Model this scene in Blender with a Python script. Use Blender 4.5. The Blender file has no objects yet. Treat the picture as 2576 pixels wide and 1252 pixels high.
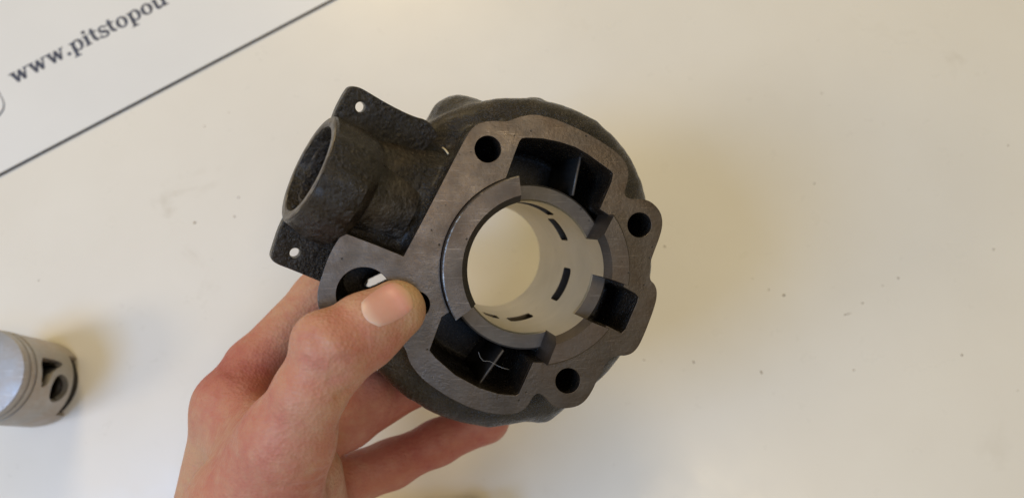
import bpy, bmesh, math, random
import numpy as np
from mathutils import Matrix, Vector

random.seed(7); np.random.seed(7)
S = bpy.context.scene
COL = S.collection
R = math.radians

# ------------------------------------------------------------------ camera
# picture coordinates (u, v) below are those of a 2576 x 1252 view of the photograph
FPX, CU, CV = 1936.0, 1288.0, 626.0
CAMH = 364.0                                   # camera height above the table, mm
K = np.array([-0.02, 0.259, 0.966]); K /= np.linalg.norm(K)      # table normal seen by the camera
I = np.array([1., 0, 0]) - K * K[0]; I /= np.linalg.norm(I)
J = np.cross(K, I)
RW = np.stack([I, J, K])                       # camera space -> world rotation
def world_mm(p): return RW @ np.asarray(p, float) + np.array([0, 0, CAMH])
def cam_pt(u, v, d): return np.array([(u - CU) / FPX * d, (CV - v) / FPX * d, -d])

cam = bpy.data.cameras.new('camera'); camo = bpy.data.objects.new('camera', cam); COL.objects.link(camo)
m = Matrix.Identity(4)
for a in range(3):
    for b in range(3): m[a][b] = RW[a][b]
m[2][3] = CAMH / 1000
camo.matrix_world = m
cam.sensor_width = 36; cam.sensor_fit = 'HORIZONTAL'; cam.lens = 36 * FPX / 2576
cam.clip_start = 0.01; cam.clip_end = 50
cam.dof.use_dof = True; cam.dof.focus_distance = 0.226; cam.dof.aperture_fstop = 11.0
S.camera = camo
S.view_settings.view_transform = 'Standard'; S.view_settings.look = 'None'
S.view_settings.exposure = 0.0; S.view_settings.gamma = 1.0
S.cycles.use_denoising = True
S.cycles.max_bounces = 8

# ------------------------------------------------------------------ light
W = bpy.data.worlds.new('World'); S.world = W; W.use_nodes = True
W.node_tree.nodes['Background'].inputs[0].default_value = (1.0, 0.85, 0.50, 1)
W.node_tree.nodes['Background'].inputs[1].default_value = 0.39

def area(name, loc, target, size, energy, color):
    l = bpy.data.lights.new(name, 'AREA'); l.shape = 'RECTANGLE'; l.size = size[0]; l.size_y = size[1]
    l.energy = energy; l.color = color
    o = bpy.data.objects.new(name, l); COL.objects.link(o)
    o.location = loc
    o.rotation_euler = (Vector(target) - Vector(loc)).to_track_quat('-Z', 'Y').to_euler()
    return o
# daylight from a window, and a warm room lamp
area('window_light', (-0.50, -0.19, 0.86), (-0.12, 0, 0), (0.32, 0.32), 4.5, (0.31, 0.55, 1.0))
area('room_lamp', (-1.00, -0.28, 0.80), (0, 0, 0.05), (0.26, 0.26), 2.8, (1.0, 0.80, 0.50))
area('floor_lamp', (-0.25, 1.00, 0.80), (0.1, 0, 0), (0.30, 0.30), 4.6, (1.0, 0.76, 0.42))
area('ceiling_light', (0.40, -0.20, 1.45), (0, 0, 0.05), (0.22, 0.22), 2.8, (1.0, 0.80, 0.50))
area('cool_fill_light', (0.20, -0.42, 1.30), (0, 0, 0.05), (0.26, 0.26), 1.9, (0.33, 0.56, 1.0))  # added cool fill for the lower right and the flange sheen

# ------------------------------------------------------------------ helpers
def link_mesh(name, me, mat, parent=None, smooth=True):
    o = bpy.data.objects.new(name, me); COL.objects.link(o)
    me.materials.clear()
    if mat: me.materials.append(mat)
    if smooth is not None: me.polygons.foreach_set('use_smooth', [smooth] * len(me.polygons))
    if parent: o.parent = parent
    return o
def mesh_from(verts, faces, name='m'):
    me = bpy.data.meshes.new(name)
    me.from_pydata([tuple(v) for v in verts], [], [tuple(f) for f in faces]); me.update()
    return me
def auto_smooth(o, ang=35):
    me = o.data
    bm = bmesh.new(); bm.from_mesh(me)
    for e in bm.edges:
        e.smooth = (len(e.link_faces) == 2 and e.calc_face_angle(0) < R(ang))
    bm.to_mesh(me); bm.free()
    return o
def tag(o, label=None, cat=None, group=None, kind=None):
    if label: o['label'] = label
    if cat: o['category'] = cat
    if group: o['group'] = group
    if kind: o['kind'] = kind
    return o
def empty(name, mat4):
    o = bpy.data.objects.new(name, None); COL.objects.link(o); o.matrix_world = mat4
    o.empty_display_size = 0.01
    return o
def plate(loops, h0, h1, bevel=0.2, res=2, grow=0.0):
    """filled outline with holes, extruded from h0 to h1 (mm) -> mesh in metres"""
    cu = bpy.data.curves.new('c', 'CURVE'); cu.dimensions = '2D'; cu.fill_mode = 'BOTH'
    for lp in loops:
        sp = cu.splines.new('POLY'); sp.points.add(len(lp) - 1)
        for p, q in zip(sp.points, lp): p.co = (q[0], q[1], 0, 1)
        sp.use_cyclic_u = True
    cu.extrude = (h1 - h0) / 2 - bevel; cu.bevel_depth = bevel; cu.bevel_resolution = res; cu.offset = grow - bevel
    t = bpy.data.objects.new('t', cu); COL.objects.link(t)
    dg = bpy.context.evaluated_depsgraph_get(); dg.update()
    me = bpy.data.meshes.new_from_object(t.evaluated_get(dg))
    bpy.data.objects.remove(t); bpy.data.curves.remove(cu)
    bm = bmesh.new(); bm.from_mesh(me)
    bmesh.ops.remove_doubles(bm, verts=bm.verts, dist=1e-4)
    bmesh.ops.recalc_face_normals(bm, faces=bm.faces)
    for v in bm.verts: v.co = Vector((v.co.x, v.co.y, v.co.z + (h0 + h1) / 2)) * 0.001
    bm.to_mesh(me); bm.free()
    return me
def chaikin(pts, n=2):
    """round a closed outline; points given with a third value 1 stay sharp"""
    P = [(float(p[0]), float(p[1]), (p[2] if len(p) > 2 else 0)) for p in pts]
    for _ in range(n):
        Q = []
        for i, p in enumerate(P):
            a = P[i - 1]; b = P[(i + 1) % len(P)]
            if p[2]: Q.append(p)
            else:
                Q.append((p[0] * .75 + a[0] * .25, p[1] * .75 + a[1] * .25, 0))
                Q.append((p[0] * .75 + b[0] * .25, p[1] * .75 + b[1] * .25, 0))
        P = Q
    return [(p[0], p[1]) for p in P]
def lathe(profile, n=96, a0=0, a1=2 * math.pi, closed=True):
    """profile: closed list of (r, z) mm"""
    V, F = [], []
    full = abs(a1 - a0 - 2 * math.pi) < 1e-6
    cnt = n if full else n + 1
    k = len(profile)
    for i in range(cnt):
        a = a0 + (a1 - a0) * i / n
        for r, z in profile: V.append((r * math.cos(a) / 1000, r * math.sin(a) / 1000, z / 1000))
    for i in range(n):
        j = (i + 1) % cnt
        for q in range(k if closed else k - 1):
            q2 = (q + 1) % k
            F.append((i * k + q, j * k + q, j * k + q2, i * k + q2))
    return mesh_from(V, F)
def boolean(o, cutters):
    for c in cutters:
        md = o.modifiers.new('b', 'BOOLEAN'); md.operation = 'DIFFERENCE'; md.solver = 'EXACT'; md.object = c
    dg = bpy.context.evaluated_depsgraph_get(); dg.update()
    me = bpy.data.meshes.new_from_object(o.evaluated_get(dg))
    o.modifiers.clear(); old = o.data; o.data = me
    for c in cutters: bpy.data.objects.remove(c)
    return o
def surface_nets(D, org, h):
    """numpy surface nets on grid D (nx,ny,nz); returns verts, quads"""
    s = D < 0
    nx, ny, nz = D.shape
    c = np.zeros((nx - 1, ny - 1, nz - 1), np.int8)
    for dx in (0, 1):
        for dy in (0, 1):
            for dz in (0, 1):
                c += s[dx:nx - 1 + dx, dy:ny - 1 + dy, dz:nz - 1 + dz]
    act = (c > 0) & (c < 8)
    ii = np.argwhere(act)
    idx = -np.ones(act.shape, np.int64); idx[act] = np.arange(len(ii))
    acc = np.zeros((len(ii), 3)); cnt = np.zeros(len(ii))
    corners = [(0, 0, 0), (1, 0, 0), (0, 1, 0), (1, 1, 0), (0, 0, 1), (1, 0, 1), (0, 1, 1), (1, 1, 1)]
    edges = [(0, 1), (2, 3), (4, 5), (6, 7), (0, 2), (1, 3), (4, 6), (5, 7), (0, 4), (1, 5), (2, 6), (3, 7)]
    val = [D[ii[:, 0] + q[0], ii[:, 1] + q[1], ii[:, 2] + q[2]] for q in corners]
    for a, b in edges:
        va, vb = val[a], val[b]
        mk = (va < 0) != (vb < 0)
        t = np.where(mk, va / np.where(mk, va - vb, 1), 0)
        pa = np.array(corners[a]); pb = np.array(corners[b])
        acc += np.where(mk[:, None], pa + t[:, None] * (pb - pa), 0); cnt += mk
    V = (ii + acc / cnt[:, None]) * h + np.asarray(org)
    Q = []
    for ax in range(3):
        o1, o2 = [(1, 2), (2, 0), (0, 1)][ax]
        sl0 = [slice(None)] * 3; sl1 = [slice(None)] * 3
        sl0[ax] = slice(0, -1); sl1[ax] = slice(1, None)
        a = s[tuple(sl0)]; b = s[tuple(sl1)]
        e = np.argwhere(a != b)
        ok = (e[:, o1] > 0) & (e[:, o2] > 0) & (e[:, o1] < D.shape[o1] - 1) & (e[:, o2] < D.shape[o2] - 1)
        e = e[ok]
        fl = a[e[:, 0], e[:, 1], e[:, 2]]
        def cell(d1, d2):
            q = e.copy(); q[:, o1] -= d1; q[:, o2] -= d2
            return idx[q[:, 0], q[:, 1], q[:, 2]]
        q = np.stack([cell(1, 1), cell(0, 1), cell(0, 0), cell(1, 0)], 1)
        q[~fl] = q[~fl][:, ::-1]
        Q.append(q)
    return V, np.concatenate(Q)
def np_mesh(V, Q):
    me = bpy.data.meshes.new('sn')
    me.vertices.add(len(V)); me.vertices.foreach_set('co', np.asarray(V, np.float32).ravel())
    me.loops.add(len(Q) * 4); me.loops.foreach_set('vertex_index', Q.astype(np.int32).ravel())
    me.polygons.add(len(Q)); me.polygons.foreach_set('loop_start', np.arange(len(Q), dtype=np.int32) * 4)
    me.update(calc_edges=True); me.validate()
    return me
def smin(a, b, k):
    h = np.clip(0.5 + 0.5 * (b - a) / k, 0, 1)
    return b + (a - b) * h - k * h * (1 - h)
def rcone(P, a, b, ra, rb):
    a = np.asarray(a, np.float32); b = np.asarray(b, np.float32); ab = b - a
    t = np.clip(((P - a) @ ab) / (ab @ ab), 0, 1)
    return np.linalg.norm(P - a - t[..., None] * ab, axis=-1) - (ra + (rb - ra) * t)
def poly_sdf(X, Y, poly):
    d = np.full(X.shape, 1e9); ins = np.zeros(X.shape, bool)
    n = len(poly)
    for i in range(n):
        ax, ay = poly[i - 1]; bx, by = poly[i]
        ex, ey = bx - ax, by - ay
        L = ex * ex + ey * ey
        if L < 1e-12: continue
        t = np.clip(((X - ax) * ex + (Y - ay) * ey) / L, 0, 1)
        d = np.minimum(d, (X - ax - t * ex) ** 2 + (Y - ay - t * ey) ** 2)
        cr = ((ay > Y) != (by > Y)) & (X < (bx - ax) * (Y - ay) / ((by - ay) if by != ay else 1e-9) + ax)
        ins ^= cr
    return np.sqrt(d) * np.where(ins, -1, 1)

# ------------------------------------------------------------------ materials
class NT:
    def __init__(s, name):
        s.m = bpy.data.materials.new(name); s.m.use_nodes = True
        s.t = s.m.node_tree; s.b = s.t.nodes['Principled BSDF']
        s.tc = s.t.nodes.new('ShaderNodeTexCoord')
    def n(s, typ, **kw):
        x = s.t.nodes.new(typ)
        for k, v in kw.items():
            if hasattr(x, k): setattr(x, k, v)
            else: x.inputs[k.replace('_', ' ')].default_value = v
        return x
    def l(s, a, b): s.t.links.new(a, b)
    def noise(s, scale, detail=4, rough=0.55, vec=None, dist=0):
        x = s.n('ShaderNodeTexNoise'); x.inputs['Scale'].default_value = scale
        x.inputs['Detail'].default_value = detail; x.inputs['Roughness'].default_value = rough
        x.inputs['Distortion'].default_value = dist
        s.l(vec if vec else s.tc.outputs['Object'], x.inputs['Vector']); return x.outputs['Fac']
    def ramp(s, fac, stops):
        x = s.n('ShaderNodeValToRGB'); r = x.color_ramp
        while len(r.elements) < len(stops): r.elements.new(0.5)
        for e, (p, c) in zip(r.elements, stops):
            e.position = p; e.color = (*c, 1) if len(c) == 3 else c
        s.l(fac, x.inputs['Fac']); return x.outputs['Color']
    def mix(s, fac, a, b, mode='MIX'):
        x = s.n('ShaderNodeMix'); x.data_type = 'RGBA'; x.blend_type = mode
        for v, i in ((fac, 0), (a, 6), (b, 7)):
            if isinstance(v, (int, float)): x.inputs[i].default_value = v
            elif isinstance(v, tuple): x.inputs[i].default_value = (*v, 1)
            else: s.l(v, x.inputs[i])
        return x.outputs[2]
    def math(s, op, a, b=0.5):
        x = s.n('ShaderNodeMath'); x.operation = op
        for v, i in ((a, 0), (b, 1)):
            if isinstance(v, (int, float)): x.inputs[i].default_value = v
            else: s.l(v, x.inputs[i])
        return x.outputs[0]
    def bump(s, hgt, strength, dist, prev=None):
        x = s.n('ShaderNodeBump'); x.inputs['Strength'].default_value = strength; x.inputs['Distance'].default_value = dist
        s.l(hgt, x.inputs['Height'])
        if prev: s.l(prev, x.inputs['Normal'])
        return x.outputs['Normal']
    def out(s, color=None, rough=None, metal=None, normal=None, **kw):
        for v, k in ((color, 'Base Color'), (rough, 'Roughness'), (metal, 'Metallic'), (normal, 'Normal')):
            if v is None: continue
            if isinstance(v, (int, float)): s.b.inputs[k].default_value = v
            elif isinstance(v, tuple): s.b.inputs[k].default_value = (*v, 1)
            else: s.l(v, s.b.inputs[k])
        for k, v in kw.items(): s.b.inputs[k.replace('_', ' ')].default_value = v
        return s.m

def mat_table():
    t = NT('white_tabletop')
    n1 = t.noise(9, 5, 0.6); n2 = t.noise(60, 4, 0.6)
    c = t.ramp(n1, [(0.3, (0.70, 0.675, 0.63)), (0.7, (0.74, 0.72, 0.68))])
    # grubby finger smudges
    sm = t.ramp(t.noise(26, 6, 0.65, dist=0.6), [(0.60, (0, 0, 0)), (0.78, (1, 1, 1))])
    sm2 = t.math('MULTIPLY', sm, t.ramp(t.noise(4.0, 2), [(0.45, (0, 0, 0)), (0.65, (1, 1, 1))]))
    c = t.mix(t.math('MULTIPLY', sm2, 0.45), c, (0.42, 0.37, 0.30))
    v = t.n('ShaderNodeTexVoronoi'); v.inputs['Scale'].default_value = 55; t.l(t.tc.outputs['Object'], v.inputs['Vector'])
    spk = t.ramp(v.outputs['Distance'], [(0.018, (1, 1, 1)), (0.04, (0, 0, 0))])
    sel = t.math('GREATER_THAN', t.noise(37, 1), 0.57)
    c = t.mix(t.math('MULTIPLY', t.math('MULTIPLY', spk, sel), 0.55), c, (0.25, 0.2, 0.15))
    ro = t.ramp(n2, [(0.3, (0.26,) * 3), (0.75, (0.38,) * 3)])
    return t.out(c, ro, normal=t.bump(t.noise(700, 2), 0.06, 0.0002))
def mat_paper():
    t = NT('white_glossy_card')
    c = t.ramp(t.noise(12, 4), [(0.3, (0.68, 0.69, 0.71)), (0.7, (0.72, 0.73, 0.75))])
    return t.out(c, 0.4)
def mat_flat(name, col, rough=0.5, metal=0.0):
    t = NT(name)
    c = t.mix(t.noise(300, 3), tuple(x * 0.85 for x in col), tuple(min(1, x * 1.12) for x in col))
    return t.out(c, rough, metal)
def mat_cast():
    t = NT('rough_cast_iron')
    n1 = t.noise(70, 5, 0.6)
    c = t.ramp(n1, [(0.3, (0.013, 0.010, 0.0075)), (0.52, (0.021, 0.016, 0.012)), (0.75, (0.048, 0.034, 0.022))])
    big = t.noise(420, 5, 0.65); fine = t.noise(1500, 4, 0.65)
    v = t.n('ShaderNodeTexVoronoi'); v.inputs['Scale'].default_value = 850; v.feature = 'SMOOTH_F1'
    t.l(t.tc.outputs['Object'], v.inputs['Vector'])
    h = t.math('ADD', t.math('MULTIPLY', big, 1.0), t.math('MULTIPLY', fine, 0.6))
    h = t.math('ADD', h, t.math('MULTIPLY', v.outputs['Distance'], -0.5))
    g = t.n('ShaderNodeNewGeometry')
    wear = t.math('MULTIPLY', t.ramp(g.outputs['Pointiness'], [(0.515, (0, 0, 0)), (0.56, (1, 1, 1))]), t.ramp(t.noise(210, 3), [(0.40, (0, 0, 0)), (0.62, (1, 1, 1))]))
    c = t.mix(t.math('MULTIPLY', wear, 0.3), c, (0.17, 0.145, 0.12))
    # smoother and rougher areas of the casting skin
    msk = t.ramp(t.noise(45, 2), [(0.40, (0.38,) * 3), (0.60, (1,) * 3)])
    h = t.math('MULTIPLY', h, msk)
    ro = t.ramp(t.noise(500, 3), [(0.35, (0.20,) * 3), (0.7, (0.40,) * 3)])
    return t.out(c, ro, 0.25, t.bump(h, 1.0, 0.0015), Coat_Weight=0.12, Coat_Roughness=0.3)
def mat_machined(name, lo, hi, rough, metal=0.75, scr=True):
    t = NT(name)
    n1 = t.noise(38, 5, 0.6)
    c = t.ramp(n1, [(0.3, lo), (0.7, hi)])
    # brown bloom of old oil and light rust
    br = t.ramp(t.noise(34, 6, 0.7), [(0.44, (0, 0, 0)), (0.64, (1, 1, 1))])
    c = t.mix(t.math('MULTIPLY', br, 0.65), c, (lo[0] * 1.1, lo[1] * 0.86, lo[2] * 0.62))
    v = t.n('ShaderNodeTexVoronoi'); v.inputs['Scale'].default_value = 330; t.l(t.tc.outputs['Object'], v.inputs['Vector'])
    pit = t.ramp(v.outputs['Distance'], [(0.05, (1, 1, 1)), (0.12, (0, 0, 0))])
    pit = t.math('MULTIPLY', pit, t.math('GREATER_THAN', t.noise(160, 2), 0.50))
    c = t.mix(t.math('MULTIPLY', pit, 0.8), c, (0.02, 0.018, 0.016))
    mp = t.n('ShaderNodeMapping'); mp.inputs['Scale'].default_value = (1, 9, 1); mp.inputs['Rotation'].default_value = (0, 0, 0.5)
    t.l(t.tc.outputs['Object'], mp.inputs['Vector'])
    sc = t.noise(500, 4, 0.7, vec=mp.outputs['Vector'])
    f = t.noise(900, 3, 0.6)
    h = t.math('ADD', t.math('MULTIPLY', sc, 0.5), f)
    h = t.math('SUBTRACT', h, pit)
    if scr:
        mp2 = t.n('ShaderNodeMapping'); mp2.inputs['Scale'].default_value = (1, 26, 1); mp2.inputs['Rotation'].default_value = (0, 0, -0.9)
        t.l(t.tc.outputs['Object'], mp2.inputs['Vector'])
        ln = t.ramp(t.noise(90, 3, 0.6, vec=mp2.outputs['Vector']), [(0.62, (0, 0, 0)), (0.70, (1, 1, 1))])
        c = t.mix(t.math('MULTIPLY', ln, 0.30), c, tuple(min(0.8, q * 2.2) for q in hi))
    ro = t.ramp(t.noise(120, 4), [(0.3, (rough - 0.07,) * 3), (0.7, (rough + 0.1,) * 3)])
    return t.out(c, ro, metal, t.bump(h, 0.5, 0.00012))
def mat_bore():
    t = NT('honed_bore_plating')
    c = t.ramp(t.noise(60, 4), [(0.3, (0.43, 0.385, 0.295)), (0.7, (0.53, 0.475, 0.37))])
    st = t.ramp(t.noise(260, 3), [(0.66, (0, 0, 0)), (0.78, (1, 1, 1))])
    c = t.mix(t.math('MULTIPLY', st, 0.35), c, (0.22, 0.18, 0.13))
    f = t.noise(1500, 2)
    return t.out(c, 0.36, 0.88, t.bump(f, 0.25, 0.0001))
def mat_skin():
    t = NT('skin')
    at = t.n('ShaderNodeAttribute'); at.attribute_name = 'flush'; fl = at.outputs['Fac']
    n1 = t.noise(55, 4, 0.6); n2 = t.noise(240, 4, 0.6)
    fac = t.math('ADD', fl, t.math('MULTIPLY', t.math('SUBTRACT', n1, 0.5), 0.55))
    fac = t.math('ADD', fac, t.math('MULTIPLY', t.math('SUBTRACT', n2, 0.5), 0.6))
    c = t.ramp(fac, [(0.0, (0.48, 0.31, 0.175)), (0.35, (0.47, 0.25, 0.160)), (0.65, (0.43, 0.165, 0.115)), (1.0, (0.35, 0.095, 0.075))])
    v = t.n('ShaderNodeTexVoronoi'); v.inputs['Scale'].default_value = 950; t.l(t.tc.outputs['Object'], v.inputs['Vector'])
    mp = t.n('ShaderNodeMapping'); mp.inputs['Scale'].default_value = (1, 2.6, 1.5); mp.inputs['Rotation'].default_value = (0.3, 0.2, 0.9)
    t.l(t.tc.outputs['Object'], mp.inputs['Vector'])
    wr = t.noise(260, 4, 0.6, vec=mp.outputs['Vector'])
    nm = t.bump(v.outputs['Distance'], 0.34, 0.0005)
    nm = t.bump(wr, 0.35, 0.0008, nm)
    ro = t.ramp(n2, [(0.3, (0.48,) * 3), (0.7, (0.66,) * 3)])
    t.b.inputs['Specular IOR Level'].default_value = 0.4
    t.b.inputs['Subsurface Weight'].default_value = 0.18
    t.b.inputs['Subsurface Radius'].default_value = (1.0, 0.35, 0.2)
    t.b.inputs['Subsurface Scale'].default_value = 0.0013
    return t.out(c, ro, 0.0, nm)
def mat_nail():
    t = NT('thumbnail')
    at = t.n('ShaderNodeAttribute'); at.attribute_name = 'along'
    c = t.ramp(at.outputs['Fac'], [(0.0, (0.64, 0.44, 0.35)), (0.12, (0.64, 0.42, 0.33)), (0.27, (0.60, 0.30, 0.235)), (0.78, (0.64, 0.27, 0.20)), (0.92, (0.62, 0.36, 0.22)), (1.0, (0.60, 0.42, 0.26))])
    c = t.mix(0.25, c, t.mix(t.noise(150, 3), (0.58, 0.26, 0.2), (0.68, 0.44, 0.34)))
    t.b.inputs['Subsurface Weight'].default_value = 0.3
    t.b.inputs['Subsurface Radius'].default_value = (1, .4, .25); t.b.inputs['Subsurface Scale'].default_value = 0.002
    return t.out(c, 0.42, 0, t.bump(t.noise(500, 3), 0.1, 0.0002))

M_TABLE = mat_table(); M_PAPER = mat_paper()
M_INK = mat_flat('navy_ink', (0.05, 0.06, 0.10), 0.5)
M_EDGE = mat_flat('dark_border_ink', (0.045, 0.045, 0.05), 0.5)
M_CAST = mat_cast()
M_FACE = mat_machined('machined_iron_face', (0.052, 0.042, 0.034), (0.105, 0.088, 0.074), 0.32)
M_COLLAR = mat_machined('machined_iron_collar', (0.062, 0.051, 0.044), (0.11, 0.094, 0.082), 0.38)
def mat_worn():
    t = NT('worn_bright_edge')
    f = t.ramp(t.noise(230, 4, 0.7), [(0.48, (0, 0, 0)), (0.70, (1, 1, 1))])
    return t.out(t.mix(f, (0.10, 0.085, 0.075), (0.30, 0.27, 0.23)), 0.38, 0.8, t.bump(t.noise(900, 3), 0.6, 0.0003))
M_WORN = mat_worn()
M_SLEEVE = mat_machined('sleeve_wall_iron', (0.085, 0.072, 0.06), (0.14, 0.12, 0.10), 0.5, 0.5)
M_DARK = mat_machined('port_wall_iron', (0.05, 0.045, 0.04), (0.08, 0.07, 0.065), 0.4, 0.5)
M_BORE = mat_bore()
M_SKIN = mat_skin(); M_NAIL = mat_nail()
M_PISTON = mat_machined('piston_aluminium', (0.34, 0.32, 0.29), (0.45, 0.43, 0.40), 0.45, 0.6)
M_CROWN = mat_machined('piston_crown_aluminium', (0.33, 0.33, 0.34), (0.44, 0.44, 0.46), 0.5, 0.7)
M_SHADEALU = mat_flat('shade_dark_aluminium', (0.018, 0.016, 0.015), 0.5, 0.4)  # near-black colour standing in for the shade inside the piston
M_RING = mat_flat('piston_ring_steel', (0.30, 0.28, 0.26), 0.35, 0.8)
M_STRAW = mat_flat('pale_chip', (0.62, 0.52, 0.33), 0.6)
M_FIBRE = mat_flat('white_fibre', (0.42, 0.40, 0.38), 0.7)
M_CRUMB = mat_flat('dark_crumb', (0.24, 0.19, 0.13), 0.8)

# ------------------------------------------------------------------ table
def table_pt(u, v, z=0.0):
    """pixel -> point on the plane z (mm above the table), world mm"""
    d = RW @ np.array([(u - CU) / FPX, (CV - v) / FPX, -1.0])
    t = (z - CAMH) / d[2]
    return np.array([0, 0, CAMH]) + d * t

me = plate([chaikin([(-650, -480, 1), (650, -480, 1), (650, 520, 1), (-650, 520, 1)], 0)], -22, 0, 1.0)
tag(link_mesh('tabletop', me, M_TABLE, smooth=False), kind='structure')

# printed card with dark border line
e0 = table_pt(0, 447); e1 = table_pt(850, 0)
dr = (e1 - e0)[:2]; dr /= np.linalg.norm(dr); nr = np.array([-dr[1], dr[0]])
o2 = e0[:2] + dr * 60
card = empty('printed_card', Matrix.Translation((o2[0] / 1000, o2[1] / 1000, 0)) @ Matrix.Rotation(math.atan2(dr[1], dr[0]), 4, 'Z'))
tag(card, 'white printed card with navy web address lettering and a dark border line', 'card')
link_mesh('sheet', plate([[(-250, 0), (330, 0), (330, 210), (-250, 210)]], 0.02, 0.40, 0.05), M_PAPER, card, False)
link_mesh('border_line', plate([[(-250, 0.15), (330, 0.15), (330, 2.0), (-250, 2.0)]], 0.405, 0.43, 0.005), M_EDGE, card, False)
def to_card(u, v):
    p = table_pt(u, v, 0.4)[:2] - o2
    return np.array([p @ dr, p @ nr])

# serif lettering, built as outlines (em units: x-height 1)
def ring(cx, cy, rx, ry, n=28, rot=0.0):
    return [(cx + rx * math.cos(2 * math.pi * i / n + rot), cy + ry * math.sin(2 * math.pi * i / n + rot)) for i in range(n)]
def stroke(pts, ws):
    P = np.array(pts, float); T = np.gradient(P, axis=0); T /= np.linalg.norm(T, axis=1)[:, None]
    N = np.stack([-T[:, 1], T[:, 0]], 1); w = np.array(ws)[:, None] / 2
    return [tuple(p) for p in np.concatenate([P + N * w, (P - N * w)[::-1]])]
def bez(p0, p1, p2, p3, n=8):
    return [tuple((1 - t) ** 3 * np.array(p0) + 3 * (1 - t) ** 2 * t * np.array(p1) + 3 * (1 - t) * t * t * np.array(p2) + t ** 3 * np.array(p3)) for t in np.linspace(0, 1, n)]
def serif(x0, x1, y, h=0.07): return [(x0, y), (x1, y), (x1, y + h), (x0, y + h)]
def glyph(ch):
    """list of separate shapes; each shape is a list of loops; returns (shapes, advance)"""
    if ch == 'w':
        return [[[(0.10, 1), (0.36, 1), (0.56, 0.36), (0.74, 1), (0.92, 1), (1.12, 0.36), (1.27, 0.93), (1.38, 0.93), (1.14, 0), (0.96, 0), (0.78, 0.60), (0.60, 0), (0.42, 0)]],
                [serif(-0.02, 0.48, 0.94)], [serif(1.16, 1.52, 0.94)]], 1.56
    if ch == '.': return [[ring(0.24, 0.12, 0.14, 0.14)]], 0.50
    if ch == 'o': return [[ring(0.52, 0.5, 0.47, 0.53), ring(0.52, 0.5, 0.22, 0.44)]], 1.08
    if ch == 'p':
        return [[[(0.16, -0.42), (0.40, -0.42), (0.40, 0.98), (0.16, 0.92)]], [serif(0.02, 0.58, -0.46)], [serif(0.02, 0.3, 0.87)],
                [ring(0.66, 0.5, 0.42, 0.53), ring(0.62, 0.5, 0.22, 0.43)]], 1.16
    if ch == 'i': return [[[(0.16, 0), (0.42, 0), (0.42, 1.0), (0.16, 0.93)]], [serif(0.02, 0.56, 0)], [serif(0.02, 0.3, 0.88)], [ring(0.28, 1.32, 0.15, 0.15)]], 0.62
    if ch == 't':
        c = bez((0.27, 1.3), (0.27, 0.5), (0.2, 0.02), (0.62, 0.12))
        return [[stroke(c, [0.2, .24, .24, .24, .24, .22, .18, .1])], [serif(0.0, 0.62, 0.90, 0.09)]], 0.70
    if ch == 's':
        c = bez((0.72, 0.80), (0.62, 1.12), (0.12, 1.08), (0.16, 0.74)) + bez((0.22, 0.62), (0.4, 0.48), (0.62, 0.48), (0.70, 0.34), 6) + bez((0.74, 0.22), (0.7, -0.12), (0.2, -0.08), (0.10, 0.22))
        return [[stroke(c, np.interp(np.linspace(0, 1, len(c)), [0, .2, .5, .8, 1], [.09, .12, .25, .12, .09]))], [[(0.06, 0.0), (0.13, 0.0), (0.13, 0.34), (0.06, 0.34)]]], 0.84
    if ch == 'u':
        c = bez((0.28, 0.98), (0.28, 0.2), (0.2, 0.0), (0.52, 0.08)) + bez((0.6, 0.1), (0.7, 0.14), (0.76, 0.2), (0.86, 0.28), 5)
        return [[stroke(c, [.24] * 5 + [.24, .22, .2, .16, .14, .12, .1, .1])], [[(0.80, 0), (1.04, 0), (1.04, 1.0), (0.80, 0.93)]], [serif(0.02, .3, .88)], [serif(.64, .9, .88)], [serif(0.9, 1.2, 0)]], 1.24
TXT = 'www.pitstopou'
tot = sum(glyph(c)[1] for c in TXT[:-1])
b0 = to_card(34, 213); b1 = to_card(391, 27)
bd = b1 - b0; sc_x = np.linalg.norm(bd) / tot; bd /= np.linalg.norm(bd); bn = np.array([-bd[1], bd[0]])
sc_y = sc_x * 1.0
x = 0
for ch in TXT:
    shapes, adv = glyph(ch)
    V, F = [], []
    bmx = bmesh.new()
    for k, lp in enumerate(shapes):
        L = [[tuple(b0 + bd * (x + p[0]) * sc_x + bn * p[1] * sc_y) for p in q] for q in lp]
        mm = plate(L, 0.405, 0.44 + 0.006 * k, 0.002, 0, 0.16); bmx.from_mesh(mm); bpy.data.meshes.remove(mm)
    mm = bpy.data.meshes.new('glyph'); bmx.to_mesh(mm); bmx.free()
    link_mesh('letter', mm, M_INK, card, False)
    x += adv
lg = [to_card(*p) for p in [(-120, 70), (-70, 110), (-8, 222), (10, 252), (13, 268), (8, 282), (-8, 300), (-60, 345), (-110, 330)]]
Lg = chaikin([tuple(p) for p in lg], 2); cg = np.mean(np.array(Lg), 0)
inn = [tuple(cg + (np.array(p) - cg) * 0.925) for p in Lg]
link_mesh('emblem_outline', plate([Lg, inn], 0.405, 0.44, 0.002, 0), M_INK, card, False)

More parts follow.
